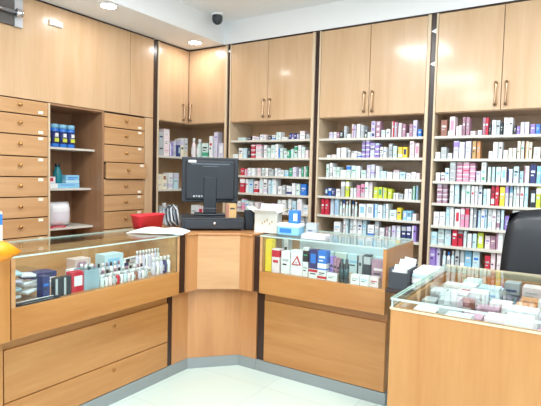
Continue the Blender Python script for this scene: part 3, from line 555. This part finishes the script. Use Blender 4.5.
part('flower_print', bm, pm('v'), t, False)
for k in range(10): pass
o = case_box(.95, -1.79, .15, .09, .14, 'a', 's', 'S', 'light blue plump pack standing behind the small vials', name='blue_pack', cat='pack', dk='b')
o = case_box(.86, -1.66, .05, .05, .12, 'e', 'w', 'P', 'grey box left of the light blue pack')
vc = ['m', 'w', 'k', 'e', 'r', 'w', 'a', 'k', 'w', 'R', 'l', 'w', 'e']
for i in range(13):
    o = bottle('vial', .0125, .07, vc[i], ('w', 'e')[i % 2]); place(o, (1.195, -2.045+i*.0285, FZ), 0, f"{PN[vc[i]]} vial, {ORD[i+1]} from left in the front vial row", 'vial', 'small vials in the left display')
for i in range(12):
    c = ('w', 'l', 'e', 'w', 'k', 'w', 'e', 'l', 'w', 'w', 'k', 'l')[i]
    o = bottle('vial', .0125, .085, c, ('w', 'v', 'd')[i % 3]); place(o, (1.15, -2.03+i*.03, FZ), 0, f"{PN[c]} vial, {ORD[i+1]} from left in the second vial row", 'vial', 'small vials in the left display')
for i in range(8):
    o = bottle('syrup_bottle', .0125, .12, ('l', 'k', 'l', 'w', 'l', 'k', 'l', 'w')[i], 'w'); place(o, (1.06, -1.655+i*.027, FZ+.03), 0, f"white-capped pale bottle, {ORD[i+1]} from left in the raised rear row", 'bottle', 'raised bottle row in the left display')
box_ = case_box(1.06, -1.563, .208, .06, .0298, 'w', 'e', 'P', 'low white riser under the rear bottle row', name='display_riser', cat='riser')
for i in range(5):
    c = ('l', 'w', 'l', 'n', 'w')[i]
    o = bottle('syrup_bottle', .0155, .115, c, 'w'); place(o, (1.18, -1.625+i*.034, FZ), 0, f"{PN[c]} white-capped bottle, {ORD[i+1]} from left in the front row", 'bottle', 'front bottle row in the left display')
for i in range(4):
    o = case_box(.98, -1.66+i*.006, .14, .03, .024, 'w', ('d', 'e', 'n', 'd')[i], 'L', ('bottom', 'second', 'third', 'topmost')[i]+' long white tube box in the pile amid the vials', z=FZ+.0246*i, rz=PI/2+.08*i, name='tube_box')
for i in range(9):
    c = 'wkmlwewkl'[i]
    place(bottle('vial', .012, .1, c, ('d', 'w', 'v')[i % 3]), (1.03, -2.03+i*.031, FZ), 0, f"{PN[c]} vial, {ORD[i+1]} from left in the third vial row", 'vial', 'small vials in the left display')
# ================================================================ goods in the back display case
def bcase(x0, x1, h, d, yf, base, acc, style, label, dk='d', z=FZ, name='carton', cat='box', group=None):
    return place(carton(name, x1-x0, d, h, base, acc, dk, style), ((x0+x1)/2, yf+d/2, z), 0, label, cat, group)
bcase(1.668, 1.72, .225, .05, -1.03, 'y', 'y', 'P', 'tall yellow carton at the left end of the back display', dk='y')
bcase(1.725, 1.775, .23, .06, -.90, 'w', 'e', 'L', 'tall white carton behind the yellow one')
bcase(1.73, 1.79, .165, .05, -1.04, 'k', 'r', 'T', 'white carton with pink top right of the yellow carton', dk='r')
bcase(1.80, 1.868, .155, .06, -1.03, 'w', 'e', 'P', 'whitish carton right of the pink-topped carton')
for i in range(3): bcase(1.80, 1.92, .03, .1, -.85, 'e', 'w', 'P', ('lowest', 'middle', 'uppermost')[i]+' grey flat box in the pile behind whitish carton', z=FZ+.12+.031*i if False else FZ+.031*i)
bcase(1.875, 1.965, .17, .06, -1.03, 'w', 'w', 'P', 'white carton with a pink and white triangle emblem', dk='e')
o = None
bm = bmesh.new()
def tri(s, y, mi, cz):
    prism(bm, [(-.62*s, -.5*s), (.62*s, -.5*s), (.1*s, .62*s)], 0, .001, mi)
    for v in list(bm.verts)[-6:]: v.co = Vector((v.co.x, -v.co.z-y, v.co.y+cz))
tri(.06, .0, 0, .1); tri(.036, .0012, 1, .095); tri(.014, .0024, 2, .09)
em = part('triangle_emblem', bm, [pm('r'), pm('w'), pm('p')], None, False)
root = [q for q in COL.objects if q.get('label') == 'white carton with a pink and white triangle emblem'][0]
em.parent = root; em.location = (0, -.0315, 0)
bcase(1.968, 2.008, .1, .05, -1.03, 'w', 'e', 'P', 'small white carton under the black box in the back display')
bcase(1.968, 2.008, .075, .05, -1.03, 'd', 'g', 'P', 'black box resting on a small white carton', z=FZ+.1005)
bcase(1.970, 2.008, .02, .05, -1.03, 'w', 'e', 'P', 'thin white box atop the black box', z=FZ+.176)
for i, (a, b) in enumerate(((2.02, 2.082), (2.085, 2.147))):
    bcase(a, b, .062, .06, -1.04, 'w', 'r', ('T', 'B')[i], f"{('left','right')[i]} white and red box beneath the blue cartons", group='white and red boxes in the back display')
    bcase(a, b, .125, .06, -1.04, 'b' if i else 'n', 'w' if i else 'b', 'B' if i else 'S', f"{('left darker','right brighter')[i]} blue carton of the blue pair on red-white boxes", dk='w', z=FZ+.0625, group='blue carton pair')
for i in range(3): bcase(2.155+i*.025, 2.177+i*.025, .15-.008*i, .05, -1.0, 'v' if i else 'u', 'd', 'P', f"dark mauve slim box, {ORD[i+1]} right of the blue cartons", group='slim mauve boxes')
bcase(2.155, 2.228, .05, .03, -1.045, 'w', 'e', 'P', 'low white box before the slim mauve boxes')
for i, x in enumerate((2.252, 2.287)):
    bm = bmesh.new(); lathe(bm, [(.015, 0), (.0165, .005), (.0165, .115), (.01, .125), (.01, .15), (.004, .152)], 14); lathe(bm, [(.0168, .03), (.0168, .09)], 14, mi=1)
    place(part('spray_can', bm, [pm('d'), mat('dark_teal', (40, 70, 80), .3)], None, False), (x, -1.03, FZ), 0, f"{('left','right')[i]} of two dark spray cans in the back display", 'can', 'dark spray cans')
case_y = -.98
bcase(2.315, 2.35, .17, .05, -.93, 'e', 'd', 'L', 'grey slim box right of the dark spray cans')
bcase(2.36, 2.405, .175, .05, -.93, 'd', 'e', 'T', 'dark grey box with pale label, right half of back display')
bcase(2.415, 2.51, .15, .06, -.93, 'v', 'k', 'P', 'mauve box next to the wooden right end panel')
for i in range(3): bcase(2.32+i*.062, 2.378+i*.062, .06, .05, -1.04, ('w', 'w', 'k')[i], ('e', 's', 'r')[i], 'P', f"small white box, {ORD[i+1]} from left by the right end panel", group='small white boxes in front')
for i in range(5): bcase(1.95+i*.1, 2.04+i*.1, .13, .05, -.7, 'am'[i % 2], 's', 'P', f"pale aqua box, {ORD[i+1]} from left in the rear row of back display", group='pale rear row boxes')
# ================================================================ goods under the glass of the right counter
TZ = .9004
def tray(x, y, w, d, h, c, a, sty, label, rz=0): return place(carton('tray_box', w, d, h, c, a, 'e', sty), (x, y, TZ), rz, label, 'box', 'goods under the glass of the right counter')
rowsT = [(-2.15, 'ewelwpkpwcweaceww', 'front'), (-2.03, 'wevkwlpkwewyckwdw', 'second'), (-1.91, 'eeRvwlwleetwycmew', 'third'), (-1.79, 'emwkowlwwtykcewcw', 'fourth'), (-1.67, 'mwadotkwwcyYtwwec', 'fifth'), (-1.55, 'wmaekwdtowywcYwmw', 'rear')]
for y, cs, nm in rowsT:
    x = 3.01
    for i, c in enumerate(cs):
        w_ = R.uniform(.045, .085)
        if c == 'p': w_ = .095
        dd = R.uniform(.07, .1); hh = R.choice((.03, .04, .055, .07, .08))
        tray(x+w_/2, y+R.uniform(-.005, .005), w_, dd, hh, c, R.choice(ACC[c]), R.choice('PPSB'), f"{PN[c]} pack, {ORD[i+1]} from left, {nm} row under the right counter's glass", R.uniform(-.05, .05))
        x += w_+R.uniform(.009, .013)
# ================================================================ on the counters
# monitor seen from behind
t = thing('computer_monitor', 'black computer monitor seen from behind on the corner counter', 'monitor', (1.05, -.90, 1.0958), math.radians(41))
bm = bmesh.new(); bx(bm, -.222, .222, 0, .03, .098, .452); part('screen_housing', bm, BLACKP, t, False, .008, 3)
bm = bmesh.new(); bx(bm, -.19, .19, -.022, .001, .12, .43); part('rear_cover', bm, BLACKP, t, False, .012, 3)
bm = bmesh.new(); bx(bm, -.15, .15, -.024, -.021, .396, .404); bx(bm, -.06, .06, -.024, -.021, .38, .385); part('vent_slots', bm, mat('grey_plastic', (96, 106, 116), .4), t, False)
bm = bmesh.new(); bx(bm, -.17, -.11, -.024, -.0215, .41, .428); part('white_sticker', bm, pm('w'), t, False)['label'] = 'white sticker'
bm = bmesh.new()
for k in range(4): bx(bm, -.13+.02*k, -.118+.02*k, -.024, -.021, .14+.004*(k % 2), .153)
part('port_block', bm, pm('e'), t, False)
bm = bmesh.new(); bx(bm, -.05, .05, -.034, -.02, .02, .3); part('neck', bm, BLACKP, t, False, .01, 3)
bm = bmesh.new(); bx(bm, -.05, .05, -.05, .03, .012, .06); part('neck_foot', bm, BLACKP, t, False, .008)
bm = bmesh.new(); bx(bm, -.12, .12, -.09, .09, 0, .014); part('stand_base', bm, BLACKP, t, False, .006)
bm = bmesh.new(); bx(bm, -.21, .21, .03, .0315, .115, .44); part('screen', bm, mat('screen_black', (12, 14, 18), .15), t, False)
t = thing('cash_drawer', 'wide black cash drawer under the monitor on the corner counter', 'cash drawer', (1.125, -.955, 1.0004), math.radians(44))
bm = bmesh.new(); bx(bm, -.24, .225, -.18, .2, .01, .095); part('case', bm, BLACKP, t, False, .006)
d = part('drawer_front', (lambda b: (bx(b, -.215, .215, -.186, -.18, .018, .078), b)[1])(bmesh.new()), mat('black_front', (38, 44, 52), .35), t, False, .003)
bm = bmesh.new(); lathe(bm, [(.011, -.186), (.011, -.19), (.004, -.191)], 14, (0, 0, .055), 'y'); part('lock', bm, CHROME, d, False)
for sx in (-1, 1):
    for sy in (-1, 1):
        bm = bmesh.new(); lathe(bm, [(.014, 0), (.014, .012)], 10, (sx*.19, sy*.15, 0)); part('foot', bm, BLACKP, t, False)
t = thing('desktop_speaker', 'small black speaker between the cash drawer and white open carton', 'speaker', (1.385, -.835, 1.0004), math.radians(42))
bm = bmesh.new(); bx(bm, -.036, .036, -.036, .036, 0, .15); part('cabinet', bm, BLACKP, t, False, .008)
bm = bmesh.new(); bx(bm, -.03, .03, -.040, -.035, .02, .135); part('grille', bm, mat('grille_cloth', (44, 52, 62), .8), t, False, .003)
o = carton('brown_carton', .078, .06, .105, 't', 'R', 'd', 'L'); place(o, (1.303, -.958, 1.0958), math.radians(41), 'small brown carton on the black cash drawer, right of the monitor neck', 'box')
# cables
t = thing('cable_bundle', 'loose grey and black cables bundled left of the cash drawer', 'cable', (.83, -1.095, 1.0))
for k in range(7):
    bm = bmesh.new(); ox = -.05+.012*k; a = R.uniform(.05, .09); r0 = R.uniform(.006, .011); top = R.uniform(.13, .19)
    tube(bm, [(ox+.03, -.04+.008*k, r0+.001), (ox+.012, -.03, .05), (ox-.02, -.015, top*.85), (ox-.006, 0, top), (ox+.025, .01, top*.8), (ox+.03, .02, .07), (ox+.04, .025, r0+.001)], r0)
    part('cable', bm, (pm('e'), mat('cable_blue_grey', (110, 128, 140), .4), pm('d'))[k % 3], t, False)
# red basket
t = thing('plastic_basket', 'red plastic basket behind the white papers on the left counter', 'basket', (.775, -1.29, 1.0005), math.radians(90))
def basket_bm(w, d, h, th):
    bm = bmesh.new(); n = 24
    def ring(sx, sy, z): 
        o = []
        for i in range(n):
            a = 2*PI*i/n; c, s = math.cos(a), math.sin(a)
            o.append(bm.verts.new((sx*math.copysign(abs(c)**.45, c), sy*math.copysign(abs(s)**.45, s), z)))
        return o
    rs = [ring(w*.43, d*.43, 0), ring(w*.5, d*.5, h), ring(w*.53, d*.53, h), ring(w*.53, d*.53, h-.008), ring(w*.505, d*.505, h-.01)]
    rs = [rs[0], ring(w*.495, d*.495, h-.012), ring(w*.53, d*.53, h-.01), ring(w*.53, d*.53, h), ring(w*.49, d*.49, h), ring(w*.43-th, d*.43-th, th)]
    for a, b in zip(rs, rs[1:]):
        for i in range(n): bm.faces.new((a[i], a[(i+1) % n], b[(i+1) % n], b[i])).smooth = True
    bm.faces.new(rs[0][::-1]); bm.faces.new(rs[-1]); return bm
part('tub', basket_bm(.27, .12, .105, .004), mat('red_plastic', (214, 52, 62), .35), t, False)
# papers
t = thing('open_booklet', 'open white paper booklet on the end of the left counter', 'booklet', (1.035, -1.43, 1.0006), math.radians(28))
for s in (-1, 1):
    bm = bmesh.new(); N = 8; top = []; bot = []
    for i in range(N+1):
        u = i/N; x = s*u*.195; z = .018*math.sin(PI*u)*.8+.012*(1-u)+.004
        top.append([bm.verts.new((x, -.12, z)), bm.verts.new((x, .12, z))]); bot.append([bm.verts.new((x, -.12, z*.25)), bm.verts.new((x, .12, z*.25))])
    for i in range(N):
        for q in ((top[i][0], top[i+1][0], top[i+1][1], top[i][1]), (bot[i][1], bot[i+1][1], bot[i+1][0], bot[i][0]), (top[i][0], bot[i][0], bot[i+1][0], top[i+1][0]), (top[i][1], top[i+1][1], bot[i+1][1], bot[i][1])): bm.faces.new(q)
    bm.faces.new((top[N][0], bot[N][0], bot[N][1], top[N][1])); bm.faces.new((top[0][1], bot[0][1], bot[0][0], top[0][0]))
    part('page_block', bm, mat('white_paper', (250, 250, 250), .6), t, False)
# white open carton
t = thing('open_carton', 'open whitish cardboard carton with raised flaps beside the black speaker', 'carton', (1.578, -.86, 1.0004), math.radians(16))
CARD = mat('whitish_card', (216, 214, 206), .6)
bm = bmesh.new(); w_, d_, h_ = .085, .065, .145
for q in ((-w_, w_, -d_, d_, 0, .004), (-w_, w_, -d_, -d_+.004, .004, h_), (-w_, w_, d_-.004, d_, .004, h_), (-w_, -w_+.004, -d_+.004, d_-.004, .004, h_), (w_-.004, w_, -d_+.004, d_-.004, .004, h_)): bx(bm, *q)
part('body', bm, CARD, t, False)
for k, (rx, ry, px, py) in enumerate(((-2.0, 0, 0, -d_), (.5, 0, 0, d_), (0, -1.0, -w_, 0), (0, 1.15, w_, 0))):
    bm = bmesh.new()
    if k < 2: bx(bm, -w_, w_, -.0015, .0015, .001, .065)
    else: bx(bm, -.0015, .0015, -d_, d_, .001, .075)
    o = part('flap', bm, mat('white_card_flap', (240, 240, 240), .5), t, False)
    o.location = (px, py, h_); o.rotation_euler = ((1.15, -.5)[k] if k < 2 else 0, ry, 0)
bm = bmesh.new()
for k in range(5): bx(bm, -.03+.018*k, -.022+.018*k, -d_-.001, -d_, .06+.012*(k % 3), .075+.014*(k % 3))
part('printed_mark', bm, pm('t'), t, False)
# tissue pack and the blue carton on it
t = thing('tissue_pack', 'light blue and white tissue pack on the back counter', 'tissue pack', (1.795, -.90, 1.0004), math.radians(4))
bm = bmesh.new(); bx(bm, -.085, .085, -.055, .055, 0, .08); part('pack_body', bm, pm('s'), t, False, .012, 3)
bm = bmesh.new(); bx(bm, -.087, .087, -.057, .057, .055, .085); part('white_band', bm, pm('w'), t, False, .012, 3)
bm = bmesh.new(); bx(bm, -.06, .03, -.0585, -.056, .02, .05); part('blue_print', bm, pm('b'), t, False)
t = thing('blue_carton', 'bright blue carton with white patch standing on the tissue pack', 'box', (1.825, -.90, 1.0859), math.radians(12))
bm = bmesh.new(); bx(bm, -.035, .035, -.035, .035, 0, .09); part('box_body', bm, pm('b'), t, False, .002)
bm = bmesh.new(); bx(bm, .0, .028, -.0365, -.035, .02, .07); part('white_patch', bm, pm('w'), t, False)
o = carton('grey_box', .075, .06, .09, 'e', 'a', 'n', 'P'); place(o, (1.93, -.83, 1.0004), .2, 'grey-blue box right of the tissue pack', 'box')
t = thing('paper_tray', 'flat pale grey paper tray lying right of the tissue pack', 'tray', (2.03, -.97, 1.0004), math.radians(3))
bm = bmesh.new(); bx(bm, -.085, .085, -.05, .05, 0, .028); part('tray_body', bm, mat('pale_grey_tray', (214, 214, 222), .5), t, False, .003)
bm = bmesh.new(); bx(bm, -.08, .08, -.045, .045, .028, .032); part('paper_sheet', bm, mat('white_paper', (250, 250, 250), .6), t, False)
# left edge: orange packet and white-blue packet
soft = soft_pack('orange_packet', .30, .10, .26, mat('orange_film', (246, 150, 24), .3), mat('yellow_film', (250, 176, 40), .3), 'orange film packet lying on the counter at the left edge', 'packet', (1.10, -2.765, 1.052), PI/2)
soft.rotation_euler = (PI/2, 0, PI/2); soft.location = (1.15, -2.80, 1.051)
o = carton('detergent_box', .12, .09, .2, 'w', 'b', 'n', 'T'); place(o, (.98, -2.59, 1.0004), PI/2, 'white and blue box at the left edge behind the orange packet', 'box')
# side cabinet, bin, envelopes and paper in the gap before the right cabinet
t = thing('side_table', 'low dark stand in the gap between back and right counters', 'stand', (2.77, -.8, 0))
box('top', 2.60, 2.945, -1.20, -.60, .765, .785, DARK, t, .003)
for x in (2.72, 2.9):
    for y in (-1.0, -.64): box('leg', x-.02, x+.02, y-.02, y+.02, 0, .765, DARK, t)
t = thing('file_bin', 'black bin of envelopes beside the back counter end', 'bin', (2.668, -1.085, .7855), 0)
bm = bmesh.new()
for q in ((-.055, .055, -.1, .1, 0, .004), (-.055, .055, -.1, -.096, .004, .1), (-.055, .055, .096, .1, .004, .13), (-.055, -.051, -.096, .096, .004, .12), (.051, .055, -.096, .096, .004, .12)): bx(bm, *q)
part('shell', bm, mat('dark_bin_plastic', (58, 62, 70), .4), t, False, .002)
for k in range(6):
    bm = bmesh.new(); hh = (.10, .115, .125, .135, .15, .16)[k]; bx(bm, -.036, .036, -.0012, .0012, 0, hh)
    o = part('envelope', bm, pm('wwmwmw'[k]), None, False)
    place(o, (2.645+.004*k, -1.15+.026*k, .79), 0, f"white or greenish envelope, {ORD[k+1]} from front in the black bin", 'envelope', 'envelopes in the black bin'); o.rotation_euler = (-.1, (.03, .08, -.02, .1, .05, .12)[k], R.uniform(-.1, .1))
for k in range(6):
    w_, d_ = .15, .24
    bm = bmesh.new(); bx(bm, -w_/2, w_/2, -d_/2, d_/2, 0, .018)
    o = part('paper_pad', bm, pm('wewwaw'[k]), None, False, .002)
    place(o, (2.80+.006*(k % 2), -1.0, .7857+.0184*k), R.uniform(-.06, .06), ('lowest', 'second-lowest', 'third-lowest', 'third-highest', 'second-highest', 'topmost')[k]+' white paper pad of the pile beside the black bin', 'paper pad', 'paper pads beside the bin')
# office chair
t = thing('office_chair', 'black leather office chair behind the right counter', 'chair', (3.45, -.93, 0), math.radians(-6))
def curved_pad(w, h, d, curve, zc, y0, n=8):
    bm = bmesh.new(); gs = []
    for side in (0, 1):
        g = []
        for i in range(n+1):
            row = []
            for j in range(n+1):
                u, v = i/n*2-1, j/n*2-1
                su = w/2*(1-.10*max(v, 0)**2-.05*max(-v, 0)**2); edge = (1-u**6)*(1-v**6)
                x = u*su; z = zc+v*h/2-.05*h*(abs(u)**3)*max(v, 0)
                y = y0-curve*u*u+.04*v+(-d/2 if side == 0 else d/2)*edge**.4
                row.append(bm.verts.new((x, y, z)))
            g.append(row)
        gs.append(g)
        for i in range(n):
            for j in range(n): bm.faces.new((g[i][j], g[i+1][j], g[i+1][j+1], g[i][j+1])).smooth = True
    bmesh.ops.remove_doubles(bm, verts=bm.verts, dist=.0006)
    return bm
part('backrest', curved_pad(.62, .74, .1, .05, .90, .12, 12), BLACKL, t, False)
bm = bmesh.new(); bx(bm, -.26, .26, -.36, .1, .46, .56); part('seat', bm, BLACKL, t, False, .04, 4)
for s in (-1, 1):
    bm = bmesh.new(); tube(bm, [(s*.275, .08, .5), (s*.3, .06, .62), (s*.3, .0, .7), (s*.3, -.22, .7), (s*.29, -.26, .62), (s*.26, -.2, .5)], .018); part('armrest', bm, BLACKP, t, False)
bm = bmesh.new(); lathe(bm, [(.03, .08), (.03, .28), (.022, .285), (.022, .46)], 14, (0, -.12, 0)); part('gas_column', bm, BLACKP, t, False)
bm = bmesh.new(); bx(bm, -.03, .03, .02, .16, .44, .47); bx(bm, -.03, .03, .13, .16, .47, .7); part('back_bracket', bm, BLACKP, t, False)
for k in range(5):
    a = 2*PI*k/5+.3; c, s = math.cos(a), math.sin(a)
    bm = bmesh.new(); tube(bm, [(.02*c, .02*s-.12, .10), (.28*c, .28*s-.12, .07)], [.025, .016])
    lg = part('base_leg', bm, BLACKP, t, False)
    bm = bmesh.new(); lathe(bm, [(.026, -.02), (.026, .02)], 14, (.28*c, .28*s-.12, .026), 'y'); part('caster', bm, BLACKP, lg, False)
